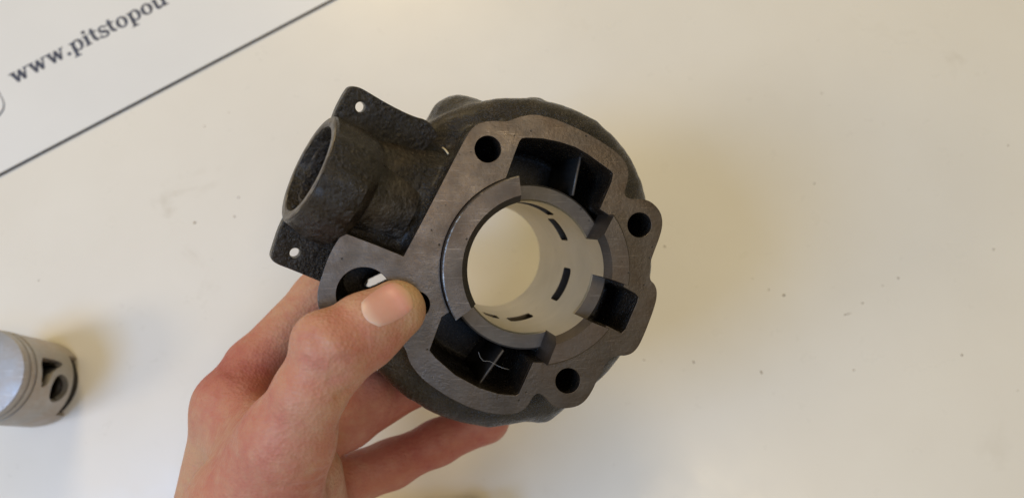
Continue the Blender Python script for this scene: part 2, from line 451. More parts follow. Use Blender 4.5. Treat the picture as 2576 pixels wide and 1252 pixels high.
# ------------------------------------------------------------------ piston standing on the table
pb = table_pt(106, 966)
PIS = empty('piston', Matrix.Translation((pb[0] / 1000, pb[1] / 1000, 0.0002)))
tag(PIS, 'small grey aluminium piston with ring grooves standing upright on the white table', 'piston')
def on_cyl(u, v, r):
    """pixel -> angle and height on the piston side"""
    o = np.array([0, 0, CAMH]) - pb; d = RW @ np.array([(u - CU) / FPX, (CV - v) / FPX, -1.0])
    a = d[:2] @ d[:2]; b = o[:2] @ d[:2]; c = o[:2] @ o[:2] - r * r
    dis = b * b - a * c
    t = (-b - math.sqrt(max(dis, 0))) / a
    p = o + d * t
    return math.atan2(p[1], p[0]), p[2]
PR, PH = 19.9, 45.0
prof = [(0, PH), (PR - 4, PH - 0.4), (PR - 0.6, PH - 1.0), (PR - 0.2, PH - 1.4), (PR - 0.2, PH - 4.0), (PR - 1.3, PH - 4.05), (PR - 1.3, PH - 5.4), (PR - 0.15, PH - 5.45),
        (PR - 0.15, PH - 8.0), (PR - 1.3, PH - 8.05), (PR - 1.3, PH - 9.4), (PR, PH - 9.45), (PR, 3.0), (PR - 0.3, 0.6), (PR - 1.0, 0), (PR - 2.4, 0), (PR - 2.6, 2), (PR - 2.8, PH - 12), (PR - 5, PH - 8), (0, PH - 7)]
skirt = link_mesh('skirt', lathe(prof, 128, closed=False), M_PISTON, PIS)
bm = bmesh.new(); bm.from_mesh(skirt.data); bmesh.ops.remove_doubles(bm, verts=bm.verts, dist=1e-6); bmesh.ops.recalc_face_normals(bm, faces=bm.faces); bm.to_mesh(skirt.data); bm.free()
def wall_cutter(poly_az, r0, r1):
    """cutter through a cylinder wall: outline in (angle, z mm) -> solid between r0 and r1"""
    n = len(poly_az); V, F = [], []
    for rr in (r0, r1):
        for a, z in poly_az: V.append((rr * math.cos(a) / 1000, rr * math.sin(a) / 1000, z / 1000))
    F.append(tuple(range(n))); F.append(tuple(range(2 * n - 1, n - 1, -1)))
    for i in range(n): F.append((i, n + i, n + (i + 1) % n, (i + 1) % n))
    me = mesh_from(V, F)
    bm = bmesh.new(); bm.from_mesh(me); bmesh.ops.triangulate(bm, faces=[f for f in bm.faces if len(f.verts) > 4]); bmesh.ops.recalc_face_normals(bm, faces=bm.faces); bm.to_mesh(me); bm.free()
    o = bpy.data.objects.new('cutter', me); COL.objects.link(o); return o
pa, pz = on_cyl(150.6, 977, PR)
hole = [(pa + 6.3 / PR * math.cos(t), pz + 6.3 * math.sin(t)) for t in np.linspace(0, 2 * math.pi, 33)[:-1]]
tri = [on_cyl(*p, PR) for p in [(100, 898), (130, 902), (158, 911), (156, 921), (141, 929), (131, 942), (124, 961), (113, 972), (101, 974)]]
tri = chaikin(tri, 1)
n0, n1_ = on_cyl(208, 902, PR), on_cyl(163, 1046, PR)
aa, ab = n0[0], n1_[0]
notch = [(a, -3) for a in np.linspace(ab, aa, 12)] + [(a, 8.0 + 0.8 * math.sin((a - ab) / (aa - ab) * math.pi)) for a in np.linspace(aa, ab, 12)]
cut = [wall_cutter(q, PR - 5, PR + 4) for q in (hole, tri, notch)]
for c in cut: c.parent = PIS; 
bpy.context.view_layer.update()
boolean(skirt, cut); auto_smooth(skirt, 18)
skirt.data.materials.append(M_CROWN)
for p in skirt.data.polygons:
    if p.center.z > (PH - 1.2) / 1000: p.material_index = 1
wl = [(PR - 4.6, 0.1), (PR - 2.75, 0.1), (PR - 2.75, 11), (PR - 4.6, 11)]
auto_smooth(link_mesh('skirt_shade_band', lathe(wl, 40, ab - 0.08, aa + 0.08), M_SHADEALU, PIS), 40)  # dark band added where the skirt cut-out shows only shade
for zz in (PH - 4.75, PH - 8.75):
    rg = [(PR - 1.25, zz - 0.5), (PR - 0.35, zz - 0.5), (PR - 0.25, zz - 0.35), (PR - 0.25, zz + 0.35), (PR - 0.35, zz + 0.5), (PR - 1.25, zz + 0.5)]
    auto_smooth(link_mesh('piston_ring', lathe(rg, 96), M_RING, PIS), 40)
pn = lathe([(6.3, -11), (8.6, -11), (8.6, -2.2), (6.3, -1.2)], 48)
bo = link_mesh('pin_boss', pn, M_SHADEALU, PIS)  # shade of the pin hole put into the boss colour
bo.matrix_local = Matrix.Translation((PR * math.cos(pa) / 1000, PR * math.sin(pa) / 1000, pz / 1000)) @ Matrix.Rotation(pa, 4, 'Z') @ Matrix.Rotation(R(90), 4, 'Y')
skirt.data.materials.append(M_SHADEALU)  # inside faces darkened by colour to read as shaded
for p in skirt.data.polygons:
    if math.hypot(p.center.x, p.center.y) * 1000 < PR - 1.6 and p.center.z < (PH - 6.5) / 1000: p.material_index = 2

# ------------------------------------------------------------------ engine cylinder
NL = np.array([0.183, -0.039, 1.0]); NL /= np.linalg.norm(NL)
EX = np.array([1., 0, 0]) - NL * NL[0]; EX /= np.linalg.norm(EX)
EY = np.cross(NL, EX)
HC = 5.0                                           # collar height above the flange face
O0 = cam_pt(1355, 680, 217) - NL * HC
LOC = np.stack([EX, EY, NL])                       # camera space -> local rows
def loc_from_cam(p): return LOC @ (np.asarray(p) - O0)
def cam_from_loc(q): return O0 + LOC.T @ np.asarray(q, float)
def L(u, v, h=0.0):
    """pixel -> local (x, y) on the plane at height h"""
    d = np.array([(u - CU) / FPX, (CV - v) / FPX, -1.0])
    t = (h + O0 @ NL) / (d @ NL)
    q = LOC @ (d * t - O0)
    return (q[0], q[1])
def on_bore(u, v, r):
    d = LOC @ np.array([(u - CU) / FPX, (CV - v) / FPX, -1.0]); o = LOC @ (-O0)
    a = d[:2] @ d[:2]; b = o[:2] @ d[:2]; c = o[:2] @ o[:2] - r * r
    t = (-b + math.sqrt(max(b * b - a * c, 0))) / a
    p = o + d * t
    return math.atan2(p[1], p[0]), p[2]
mw = Matrix.Identity(4)
RL = RW @ LOC.T
ow = world_mm(O0)
for a in range(3):
    for b in range(3): mw[a][b] = RL[a][b]
    mw[a][3] = ow[a] / 1000
ENG = empty('engine_cylinder', mw)
tag(ENG, 'dark cast iron two stroke engine cylinder held in the hand, machined base face up', 'engine part')

RB, RS, RC = 19.9, 24.9, 27.2                      # bore, sleeve and collar radii
HT = 84.0
outer_px = [(1022, 632), (1086, 510), (1157, 372), (1181, 329), (1203, 309), (1236, 303), (1276, 306), (1298, 297), (1316, 291), (1346, 287), (1374, 293), (1404, 301),
            (1482, 336), (1556, 384), (1577, 411), (1583, 436), (1577, 467), (1570, 486), (1580, 500), (1611, 500), (1636, 505), (1660, 528), (1668, 556), (1663, 588),
            (1645, 635), (1635, 663), (1634, 703), (1648, 715), (1654, 736), (1648, 771), (1614, 859), (1596, 885), (1577, 894), (1556, 894), (1538, 898), (1522, 917),
            (1513, 940), (1504, 951), (1489, 985), (1470, 1011), (1447, 1024), (1405, 1028), (1386, 1017), (1368, 995), (1353, 987), (1340, 998), (1331, 1015), (1316, 1033),
            (1286, 1043), (1236, 1041), (1175, 1023), (1114, 991), (1062, 954), (1029, 913), (1020, 876), (1000, 858), (950, 862), (880, 856), (830, 830), (802, 785), (797, 741),
            (804, 709), (829, 635), (862, 584, 1), (944, 615, 1), (1015, 644, 1)]
def LP(pts, h=0.0): return [(*L(p[0], p[1], h), *(p[2:] if len(p) > 2 else ())) for p in pts]
OUT = chaikin(LP(outer_px), 2)
def circ(u, v, rmm, n=40):
    c = L(u, v); return [(c[0] + rmm * math.cos(2 * math.pi * i / n), c[1] + rmm * math.sin(2 * math.pi * i / n)) for i in range(n)]
HOLES = [circ(1227.3, 375.6, 3.75), circ(1608.7, 565.8, 3.65), circ(1428.5, 957, 3.7), circ(1048, 766, 3.7)]
BIG = circ(915, 740, 7.5, 56)
# ports, image-clockwise, ends on the collar circle
top_px = [(1271, 442), (1294, 390), (1307, 356), (1313, 349), (1324, 347), (1365, 349), (1406, 357), (1446, 370), (1478, 388), (1536, 430), (1542, 437), (1538, 458), (1509, 526), (1552, 535)]
boost_px = [(1570, 722), (1598, 738), (1606, 747), (1602, 762), (1573, 828), (1563, 837), (1543, 831)]
bot_px = [(1377, 925), (1341, 911), (1305, 990), (1297, 994), (1255, 990), (1206, 975), (1145, 942), (1096, 899), (1081, 881), (1112, 797), (1122, 789)]
def onto(p, r):
    a = math.atan2(p[1], p[0]); return (r * math.cos(a), r * math.sin(a))
def arc(p, q, r, n=24, cw=True):
    a = math.atan2(p[1], p[0]); b = math.atan2(q[1], q[0])
    if cw:
        while b > a: b -= 2 * math.pi
    else:
        while b < a: b += 2 * math.pi
    return [(r * math.cos(t), r * math.sin(t)) for t in np.linspace(a, b, n)]
PT, PBo, PB = LP(top_px), LP(boost_px), LP(bot_px)
RCO = RC + 0.15
inner = []
ports = [PT, PBo, PB]
for i, p in enumerate(ports):
    p[0] = onto(p[0], RCO); p[-1] = onto(p[-1], RCO)
    q = [x for x in p]
    inner += q
    nx = ports[(i + 1) % 3]
    inner += arc(p[-1], onto(nx[0], RCO), RCO, 40 if i == 2 else 14)[1:-1]
fl = link_mesh('base_flange', plate([OUT, inner, BIG] + HOLES, -1.6, 0, 0.14), M_FACE, ENG)
auto_smooth(fl, 12)

# collar segments standing proud of the flange
def collar(po0, pi0, po1, pi1, name='collar_segment'):
    """outer/inner end points, image-clockwise from 0 to 1, pixels on the collar-top plane"""
    a0 = math.atan2(*L(*po0, HC)[::-1]); b0 = math.atan2(*L(*pi0, HC)[::-1]); a1 = math.atan2(*L(*po1, HC)[::-1]); b1 = math.atan2(*L(*pi1, HC)[::-1])
    while a1 > a0: a1 -= 2 * math.pi
    while b0 - a0 > math.pi: b0 -= 2 * math.pi
    while b0 - a0 < -math.pi: b0 += 2 * math.pi
    while b1 - a1 > math.pi: b1 -= 2 * math.pi
    while b1 - a1 < -math.pi: b1 += 2 * math.pi
    prof = [(RB, -11), (RB, HC - 2.8), (RB + 1.8, HC), (RC - 0.45, HC), (RC - 0.12, HC - 0.15), (RC, HC - 0.45), (RC, -11)]
    n = 72; V, F = [], []; k = len(prof)
    for i in range(n + 1):
        f = i / n
        for r, z in prof:
            g = (r - RB) / (RC - RB)
            s0 = b0 + (a0 - b0) * g; s1 = b1 + (a1 - b1) * g
            a = s0 + (s1 - s0) * f
            V.append((r * math.cos(a) / 1000, r * math.sin(a) / 1000, z / 1000))
    for i in range(n):
        for q in range(k): F.append((i * k + q, i * k + (q + 1) % k, (i + 1) * k + (q + 1) % k, (i + 1) * k + q))
    F.append(tuple(range(k))[::-1]); F.append(tuple(n * k + q for q in range(k)))
    me = mesh_from(V, F)
    bm = bmesh.new(); bm.from_mesh(me); bmesh.ops.recalc_face_normals(bm, faces=bm.faces); bm.to_mesh(me); bm.free()
    o = auto_smooth(link_mesh(name, me, M_COLLAR, ENG), 12)
    o.data.materials.append(M_WORN); o.data.materials.append(M_BORE); o.data.materials.append(M_DARK)
    for p in o.data.polygons:
        if math.hypot(p.center.x, p.center.y) * 1000 < RB + 0.2: p.material_index = 2
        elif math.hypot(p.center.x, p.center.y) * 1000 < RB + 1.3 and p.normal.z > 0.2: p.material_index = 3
    for p in o.data.polygons:
        if po0[0] < 1200 and abs(p.normal.z) > 0.15 and abs(p.normal.z) < 0.98 and math.hypot(p.center.x, p.center.y) * 1000 > RC - 1: p.material_index = 1
    return o
collar((1145, 807), (1196, 769), (1306, 441), (1311, 496))       # clockwise on screen: bottom -> left -> top
collar((1553, 534), (1518, 600), (1597, 721), (1515, 697))
collar((1543, 834), (1468, 796), (1378, 927), (1404, 850))

# sleeve with port windows
slv = link_mesh('bore_sleeve', lathe([(RB, -HT), (RB, -10.6), (RB + 0.5, -10), (RS - 0.5, -10), (RS, -10.5), (RS, -HT)], 160), M_BORE, ENG)
bm = bmesh.new(); bm.from_mesh(slv.data); bmesh.ops.recalc_face_normals(bm, faces=bm.faces); bm.to_mesh(slv.data); bm.free()
def slot(pa, pb, hgt, n=10):
    a, z = on_bore(*pa, RB); b, z2 = on_bore(*pb, RB)
    while b - a > math.pi: b -= 2 * math.pi
    while b - a < -math.pi: b += 2 * math.pi
    lo, hi = min(a, b), max(a, b); zc = (z + z2) / 2; h = hgt / 2; rr = min(1.4, h * 0.8)
    P = []
    for (ca, cz, t0) in ((hi - rr / RB, zc + h - rr, 0), (lo + rr / RB, zc + h - rr, 90), (lo + rr / RB, zc - h + rr, 180), (hi - rr / RB, zc - h + rr, 270)):
        for t in np.linspace(t0, t0 + 90, 5): P.append((ca + rr / RB * math.cos(R(t)), cz + rr * math.sin(R(t))))
    # long edges need mid points so that they follow the wall
    Q = []
    for i, p in enumerate(P):
        q = P[(i + 1) % len(P)]; Q.append(p)
        if abs(q[0] - p[0]) > 0.1:
            for f in (0.2, 0.4, 0.6, 0.8): Q.append((p[0] + (q[0] - p[0]) * f, p[1] + (q[1] - p[1]) * f))
    return Q
SLOTS = [((1316, 508), (1373, 541)), ((1389, 550), (1416, 604)), ((1429, 674), (1391, 753)), ((1341, 794), (1274, 800)), ((1257, 800), (1213, 784))]
cs = [wall_cutter(slot(a, b, 10.0), RB - 3, RS + 2) for a, b in SLOTS]
bs = [wall_cutter([on_bore(*p, RB) for p in [(1508, 695), (1464, 793)]][::-1] + [(on_bore(1464, 793, RB)[0], -4), (on_bore(1508, 695, RB)[0], -4)], RB - 3, RS + 2)]
for c in cs + bs: c.parent = ENG
bpy.context.view_layer.update()
boolean(slv, cs); 
for c in bs: bpy.data.objects.remove(c)
auto_smooth(slv, 30)
slv.data.materials.append(M_SLEEVE)
for p in slv.data.polygons:
    c = p.center; rr = math.hypot(c.x, c.y) * 1000
    if rr > RB + 0.25 : p.material_index = 1

# dividers inside the transfer passages
def bar(pts0, pts1, thick, h0, h1, name, mat):
    a = np.array(pts0); b = np.array(pts1); d = (b - a) / np.linalg.norm(b - a); n = np.array([-d[1], d[0]]) * thick / 2
    return link_mesh(name, plate([[tuple(a + n), tuple(b + n), tuple(b - n), tuple(a - n)]], h0, h1, thick * 0.45, 4), mat, ENG)
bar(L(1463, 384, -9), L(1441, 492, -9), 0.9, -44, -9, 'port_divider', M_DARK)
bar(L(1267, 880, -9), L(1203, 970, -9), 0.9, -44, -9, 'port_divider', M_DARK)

# ---- exhaust stub axis
MO = cam_pt(777, 424, 214)                          # centre of the mouth
ax = np.array([-0.9 * 0.875, 0.44 * 0.875, 0.485]); ax /= np.linalg.norm(ax)
bx = np.array([-0.44, -0.90, 0.0]); bx -= ax * (bx @ ax); bx /= np.linalg.norm(bx); bx = -bx
cx = np.cross(ax, bx)                               # roughly towards / away from the camera
if cx[2] < 0: cx = -cx
mo_l, ax_l, bx_l, cx_l = loc_from_cam(MO), LOC @ ax, LOC @ bx, LOC @ cx
RP = 16.3
mp = Matrix.Identity(4)
for r_ in range(3):
    mp[r_][0] = bx_l[r_]; mp[r_][1] = np.cross(ax_l, bx_l)[r_]; mp[r_][2] = ax_l[r_]; mp[r_][3] = mo_l[r_] / 1000
SEAM = math.degrees(math.atan2(cx_l @ np.cross(ax_l, bx_l) * 0.55, -0.85)) % 360
prof = [(RP - 3.4, 0.0), (RP - 0.6, 0), (RP, -0.4), (RP + 0.2, -6), (RP + 0.2, -12), (RP - 1, -15), (RP - 6, -17), (RP - 6.2, -30), (RP - 5.0, -16), (RP - 3.7, -1.0)]
st = link_mesh('exhaust_stub', lathe(prof, 128), M_CAST, ENG)
for v in st.data.vertices:                          # moulding step: the half away from the upper lug stands a little proud
    rr = math.hypot(v.co.x, v.co.y) * 1000; a = math.degrees(math.atan2(v.co.y, v.co.x)) % 360
    if rr > RP - 0.2 and v.co.z < -0.003:
        da = abs((a - SEAM + 180) % 360 - 180)
        k = 1 + 0.09 * min(1, max(0, (75 - da) / 5)) ** 2 + 0.012 * math.sin(a * 0.3 + v.co.z * 900)
        v.co.x *= k; v.co.y *= k
st.matrix_parent_inverse = Matrix.Identity(4); st.matrix_local = mp
bm = bmesh.new(); bm.from_mesh(st.data); bmesh.ops.recalc_face_normals(bm, faces=bm.faces); bm.to_mesh(st.data); bm.free(); auto_smooth(st, 40)
rim = link_mesh('machined_rim', lathe([(RP - 3.35, 0.02), (RP - 0.65, 0.02), (RP - 0.65, 0.12), (RP - 3.35, 0.12)], 96), M_WORN, st)

# ---- spring lugs: flat ears either side of the stub
def lug_pt(u, v, off):
    """pixel -> coordinates (along axis, along bx) in the lug plane, which lies off mm behind the stub axis"""
    o = MO - cx * off; d = np.array([(u - CU) / FPX, (CV - v) / FPX, -1.0])
    t = (o @ cx) / (d @ cx); p = d * t - o
    return (p @ ax, p @ bx)
LOFF = 5.0
up_px = [(828, 330, 1), (836, 288), (864, 233), (878, 216), (901, 219), (924, 232), (970, 260), (1034, 292), (1075, 302), (1100, 340, 1), (1040, 400, 1), (900, 420, 1)]
lo_px = [(735, 510, 1), (703, 564), (685, 619), (677, 645), (690, 660), (731, 675), (800, 704), (845, 722, 1), (870, 640, 1), (840, 560, 1)]
mlug = Matrix.Identity(4)
lo_l = loc_from_cam(MO - cx * LOFF)
a3 = np.cross(ax_l, bx_l)
for r_ in range(3):
    mlug[r_][0] = ax_l[r_]; mlug[r_][1] = bx_l[r_]; mlug[r_][2] = a3[r_]; mlug[r_][3] = lo_l[r_] / 1000
for px, hp in ((up_px, (904, 269)), (lo_px, (740, 634))):
    o_ = chaikin([(*lug_pt(p[0], p[1], LOFF), *(p[2:])) for p in px], 2)
    c = lug_pt(*hp, LOFF); hl = [(c[0] + 1.5 * math.cos(t), c[1] + 1.5 * math.sin(t)) for t in np.linspace(0, 2 * math.pi, 25)[:-1]]
    g = link_mesh('spring_lug', plate([o_, hl], -1.7, 1.7, 0.5), M_CAST, ENG)
    g.matrix_parent_inverse = Matrix.Identity(4); g.matrix_local = mlug; auto_smooth(g, 12)

# ---- cast body by distance field
def build_body():
    h = 0.8
    lo = np.array([-75., -64., -HT - 3]); hi = np.array([62., 62., 1.0])
    n = np.ceil((hi - lo) / h).astype(int)
    X, Y = np.meshgrid(lo[0] + h * np.arange(n[0]), lo[1] + h * np.arange(n[1]), indexing='ij')
    Z = (lo[2] + h * np.arange(n[2])).astype(np.float32)
    col2 = poly_sdf(X, Y, OUT).astype(np.float32)
    rad = np.hypot(X, Y).astype(np.float32); ang = np.arctan2(Y, X)
    X3 = X[..., None].astype(np.float32); Y3 = Y[..., None].astype(np.float32); Zb = Z[None, None, :]
    def ext(d2, z0, z1, rnd=0.0):
        dz = np.maximum(z0 - Zb, Zb - z1)
        q = d2[..., None] + rnd; w = dz + rnd
        return np.minimum(np.maximum(q, w), 0) + np.hypot(np.maximum(q, 0), np.maximum(w, 0)) - rnd
    col = ext(col2 + 0.12, -34, -1.2, 0.1)
    lc = L(905, 745)
    lobe = (np.hypot(X - lc[0], Y - lc[1]) - 11.5).astype(np.float32)
    col = np.minimum(col, ext(np.maximum(lobe, col2 + 0.3), -56, -1.2, 0.5))
    # water jacket: round, a little flatter on the side away from the exhaust
    jr = np.interp(np.degrees(ang), [-180, -140, -100, -85, -60, -35, 0, 20, 32, 45, 60, 120, 180], [55, 55.5, 53.5, 50.8, 48, 45.8, 45.2, 46.5, 49.2, 51.5, 53.3, 53.3, 55])
    jac = ext((rad - jr).astype(np.float32), -HT, -21, 7.0)
    d = smin(col, jac, 5.0)
    P = np.stack(np.broadcast_arrays(X3, Y3, Zb), -1)
    def capsule(a, b, ra, rb, k):
        nonlocal d
        d = smin(d, rcone(P, a, b, ra, rb).astype(np.float32), k)
    s0 = mo_l - ax_l * 13; s1 = np.array([0, 0, -40.0])
    for sh in (-9, 0, 9):
        capsule(s0 - cx_l * 6 + bx_l * sh * 0.6, s0 * 0.25 + s1 * 0.75 + bx_l * sh - np.array([0, 0, 2.]), 10.5, 19.0, 6.0)
    # bosses on the jacket rim
    for (u, v, hh, r, zz) in ((1150, 318, -46, 10.0, 0), (1338, 290, -40, 4.5, 0), (1352, 1000, -36, 7.0, 0)):
        q = L(u, v, hh); capsule((q[0], q[1], hh + 4), (q[0] * 0.97, q[1] * 0.97, hh - 34), r, r, 5.0)
    # web below the lugs
    q = L(985, 330, -28); capsule((q[0], q[1], -30), (q[0] * .6, q[1] * .6, -40), 4, 14, 8)
    # skin relief of the casting
    rng = np.random.default_rng(3)
    for sc, am in ((7.0, 0.10), (3.2, 0.10)):
        f = np.zeros(d.shape, np.float32)
        for _ in range(5):
            k = rng.normal(size=3) / sc * 2.2; ph = rng.uniform(0, 6.28)
            f += np.sin(X3 * k[0] + Y3 * k[1] + Zb * k[2] + ph)
        d += (am * f / 2.2).astype(np.float32)
    d = np.maximum(d, Zb + 1.0)                       # flat seat for the flange plate
    # cavities
    cut = (rad - (RS + 0.05))[..., None] + 0 * Zb
    cut = np.minimum(cut, np.maximum((rad - RC - 0.05)[..., None], -11.2 - Zb))
    for pt, dep in ((PT, 46), (PB, 46), (PBo, 30)):
        pp = [x[:2] for x in pt]; i0 = onto(pp[-1], RS - 1); i1 = onto(pp[0], RS - 1)
        pp = pp + arc(i0, i1, RS - 1, 14, cw=False)
        cut = np.minimum(cut, np.maximum(poly_sdf(X, Y, pp)[..., None], -dep - Zb))
    for hl in HOLES: cut = np.minimum(cut, np.maximum(poly_sdf(X, Y, hl)[..., None], -62 - Zb))
    cut = np.minimum(cut, np.maximum(poly_sdf(X, Y, BIG)[..., None], -47 - Zb))
    w0, w1 = [loc_from_cam(cam_pt(u, v, 238)) for u, v in ((928, 712), (975, 690))]
    k0, k1 = [loc_from_cam(cam_pt(u, v, 300)) for u, v in ((928, 712), (975, 690))]
    for f_ in np.linspace(0, 1, 7): cut = np.minimum(cut, rcone(P, w0 + (w1 - w0) * f_, k0 + (k1 - k0) * f_, 1.3, 1.5))
    d = np.maximum(d, -cut)
    d = np.maximum(d, -rcone(P, mo_l, s0 * 0.6 + s1 * 0.4, RP - 5.5, 11).astype(np.float32))
    # recess beside the flange where the exhaust duct leaves
    d[0], d[-1], d[:, 0], d[:, -1], d[:, :, 0], d[:, :, -1] = 5, 5, 5, 5, 5, 5
    V, Q = surface_nets(d, lo, h)
    return np_mesh(V / 1000, Q)
body = link_mesh('cast_body', build_body(), M_CAST, ENG)
md = body.modifiers.new('s', 'SMOOTH'); md.factor = 0.4; md.iterations = 2

# ------------------------------------------------------------------ hand
def C(u, v, d): return cam_pt(u, v, d)
def Cb(u, v, h):
    """pixel at height h above the flange face"""
    x, y = L(u, v, h); return cam_from_loc((x, y, h))
def build_hand():
    TT = Cb(992, 777, 6.6); TM = Cb(915, 826, 9.0); TI = Cb(842, 884, 11.5); TQ = C(776, 992, 199); TMC = C(722, 1108, 205); TH = C(640, 1290, 222); TC = C(560, 1500, 250)
    thumb = [(TT, TM, 7.6, 8.9), (TM, TI, 8.9, 9.9), (TI, TQ, 10.1, 9.0), (TQ, TMC, 9.0, 11.3)]
    IM = C(590, 1026, 250); MM = C(700, 1130, 268); RM = C(800, 1235, 283); PM = C(810, 1370, 296)
    WR = C(470, 1640, 285); WR2 = C(610, 1660, 292)
    palm = [(TMC, TH, 11.6, 18.0), (TH, TC, 18.0, 19), (IM, C(508, 1420, 262), 11.3, 13), (MM, C(600, 1480, 280), 12, 14), (RM, C(640, 1500, 290), 11.5, 14), (PM, C(650, 1560, 296), 10.5, 14),
            (C(508, 1420, 262), WR, 13, 22), (C(600, 1480, 280), WR2, 14, 22), (TC, WR, 19, 22), (WR, WR2, 22, 22),
            (WR, C(300, 2560, 262), 22, 27), (WR2, C(470, 2600, 266), 22, 27), (IM, MM, 11, 11.5), (MM, C(925, 990, 280), 11, 8.5), (MM, RM, 11.5, 11), (RM, PM, 11, 10),
            (TMC, C(610, 1120, 240), 8, 9), (C(690, 1130, 225), C(640, 1250, 255), 10, 15), (C(650, 1060, 232), IM, 4.5, 8), (C(760, 1200, 240), C(780, 1330, 275), 12, 14)]
    fingers = [
        [(IM, C(640, 925, 258), 11.0, 9.6), (C(640, 925, 258), C(806, 748, 272), 9.6, 9.2), (C(806, 748, 272), C(858, 690, 280), 9.2, 9.2), (C(858, 690, 280), C(905, 640, 312), 9, 8), (C(905, 640, 312), C(985, 640, 326), 8, 7)],
        [(MM, C(872, 1060, 279), 11.0, 9.6), (C(872, 1060, 279), C(1040, 958, 296), 9.6, 9.4), (C(1040, 958, 296), C(1100, 890, 318), 9.0, 8.2), (C(1100, 890, 318), C(1150, 820, 325), 8.2, 7)],
        [(RM, C(985, 1166, 293), 10.4, 9.0), (C(985, 1166, 293), C(1100, 1112, 299), 8.8, 8.4), (C(1100, 1112, 299), C(1222, 1056, 304), 8.4, 8.6), (C(1222, 1056, 304), C(1262, 985, 322), 8.2, 7.6), (C(1262, 985, 322), C(1270, 910, 325), 7.6, 6.6)],
        [(PM, C(980, 1365, 312), 9, 7.6), (C(980, 1365, 312), C(1120, 1335, 320), 7.6, 7.2), (C(1120, 1335, 320), C(1210, 1300, 326), 7, 6)],
    ]
    def sdf(P):
        g = None
        for a, b, ra, rb in palm:
            q = rcone(P, a, b, ra, rb); g = q if g is None else smin(g, q, 7.0)
        def chain(ch, k=3.0):
            f = None
            for a, b, ra, rb in ch:
                q = rcone(P, a, b, ra, rb); f = q if f is None else smin(f, q, k)
            return f
        th = chain(thumb, 3.5)
        # pad of the thumb spreads on the metal, flattened by it
        th = smin(th, rcone(P, Cb(1002, 782, 4.8), Cb(925, 850, 6.0), 6.6, 8.0), 4)
        # knuckle of the thumb
        th = smin(th, rcone(P, Cb(800, 850, 15), Cb(822, 880, 17), 6.0, 6.0), 5)
        tot = smin(g, th, 6.0)
        for f in fingers: tot = smin(tot, smin(g, chain(f, 3.5), 5.0), 1.2)
        # flatten under the pad
        hl = (P - O0.astype(np.float32)) @ NL.astype(np.float32)
        near = np.linalg.norm(P - np.asarray(TT, np.float32), axis=-1) < 28
        tot = np.where(near, np.maximum(tot, 0.05 - hl), tot)
        # creases across the thumb knuckle and at the base of the thumb
        for (p0, p1, r, dep) in creases:
            q = rcone(P, p0, p1, r, r); tot = np.maximum(tot, np.minimum(-q, 99) - 0) if False else tot + dep * np.exp(-(np.maximum(q, 0) / 0.75) ** 2)
        return tot
    creases = []
    for (pts, dep) in ([[(770, 905), (800, 930), (836, 950), (872, 945)], 0.7], [[(792, 862), (812, 884), (845, 905), (878, 905)], 0.65], [[(783, 882), (812, 905), (850, 922)], 0.5],
                       [[(818, 1200), (790, 1216), (735, 1222), (690, 1222)], 0.65], [[(822, 1180), (780, 1196), (745, 1200)], 0.5], [[(786, 846), (806, 862), (834, 876)], 0.35], [[(802, 918), (830, 934), (858, 938)], 0.4], [[(775, 930), (800, 950), (838, 966)], 0.35], [[(742, 1150), (790, 1165), (824, 1160)], 0.3], [[(760, 1180), (800, 1185), (824, 1178)], 0.3], [[(560, 930), (590, 945), (620, 940)], 0.3], [[(890, 972), (862, 990), (850, 1000)], 0.6]):
        for a, b in zip(pts[:-1], pts[1:]): creases.append((a, b, 0.25, dep))
    # march crease points onto the skin first (without creases)
    raw = creases; creases = []
    def march(u, v):
        d = np.array([(u - CU) / FPX, (CV - v) / FPX, -1.0]); d /= np.linalg.norm(d); t = 150.0
        for _ in range(60):
            q = float(sdf((d * t)[None].astype(np.float32))[0]); t += q * 0.8
            if abs(q) < 0.02: break
        return d * t
    nodes = {}
    for a, b, r, dep in raw:
        for k in (a, b):
            if k not in nodes: nodes[k] = march(*k)
    creases = [(nodes[a], nodes[b], r, dep) for a, b, r, dep in raw]
    h = 0.75
    lo = np.array([-188., -258., -345.]); hi = np.array([35., 15., -185.])
    H = 3.0
    n = np.ceil((hi - lo) / H).astype(int)
    G = np.stack(np.meshgrid(*[lo[i] + H * np.arange(n[i]) for i in range(3)], indexing='ij'), -1).astype(np.float32)
    D0 = sdf(G.reshape(-1, 3)).reshape(n)
    kf = int(H / h)
    D = np.repeat(np.repeat(np.repeat(D0, kf, 0), kf, 1), kf, 2).astype(np.float32)
    mk = np.abs(D) < 5.2
    ii = np.argwhere(mk)
    out = np.empty(len(ii), np.float32)
    for s in range(0, len(ii), 400000):
        out[s:s + 400000] = sdf((ii[s:s + 400000] * h + lo).astype(np.float32))
    D[mk] = out
    D[0], D[-1], D[:, 0], D[:, -1], D[:, :, 0], D[:, :, -1] = 5, 5, 5, 5, 5, 5
    V, Q = surface_nets(D, lo, h)
    return V, Q, march
HV, HQ, march = build_hand()
root_c = C(560, 1400, 265); root_w = world_mm(root_c)
HW = (RW @ HV.T).T + np.array([0, 0, CAMH]) - root_w
hand = link_mesh('hand', np_mesh(HW / 1000, HQ), M_SKIN)
hand.location = tuple(root_w / 1000)
tag(hand, 'bare left hand gripping the engine cylinder with its thumb on the machined face', 'hand')
md = hand.modifiers.new('s', 'SMOOTH'); md.factor = 0.4; md.iterations = 1
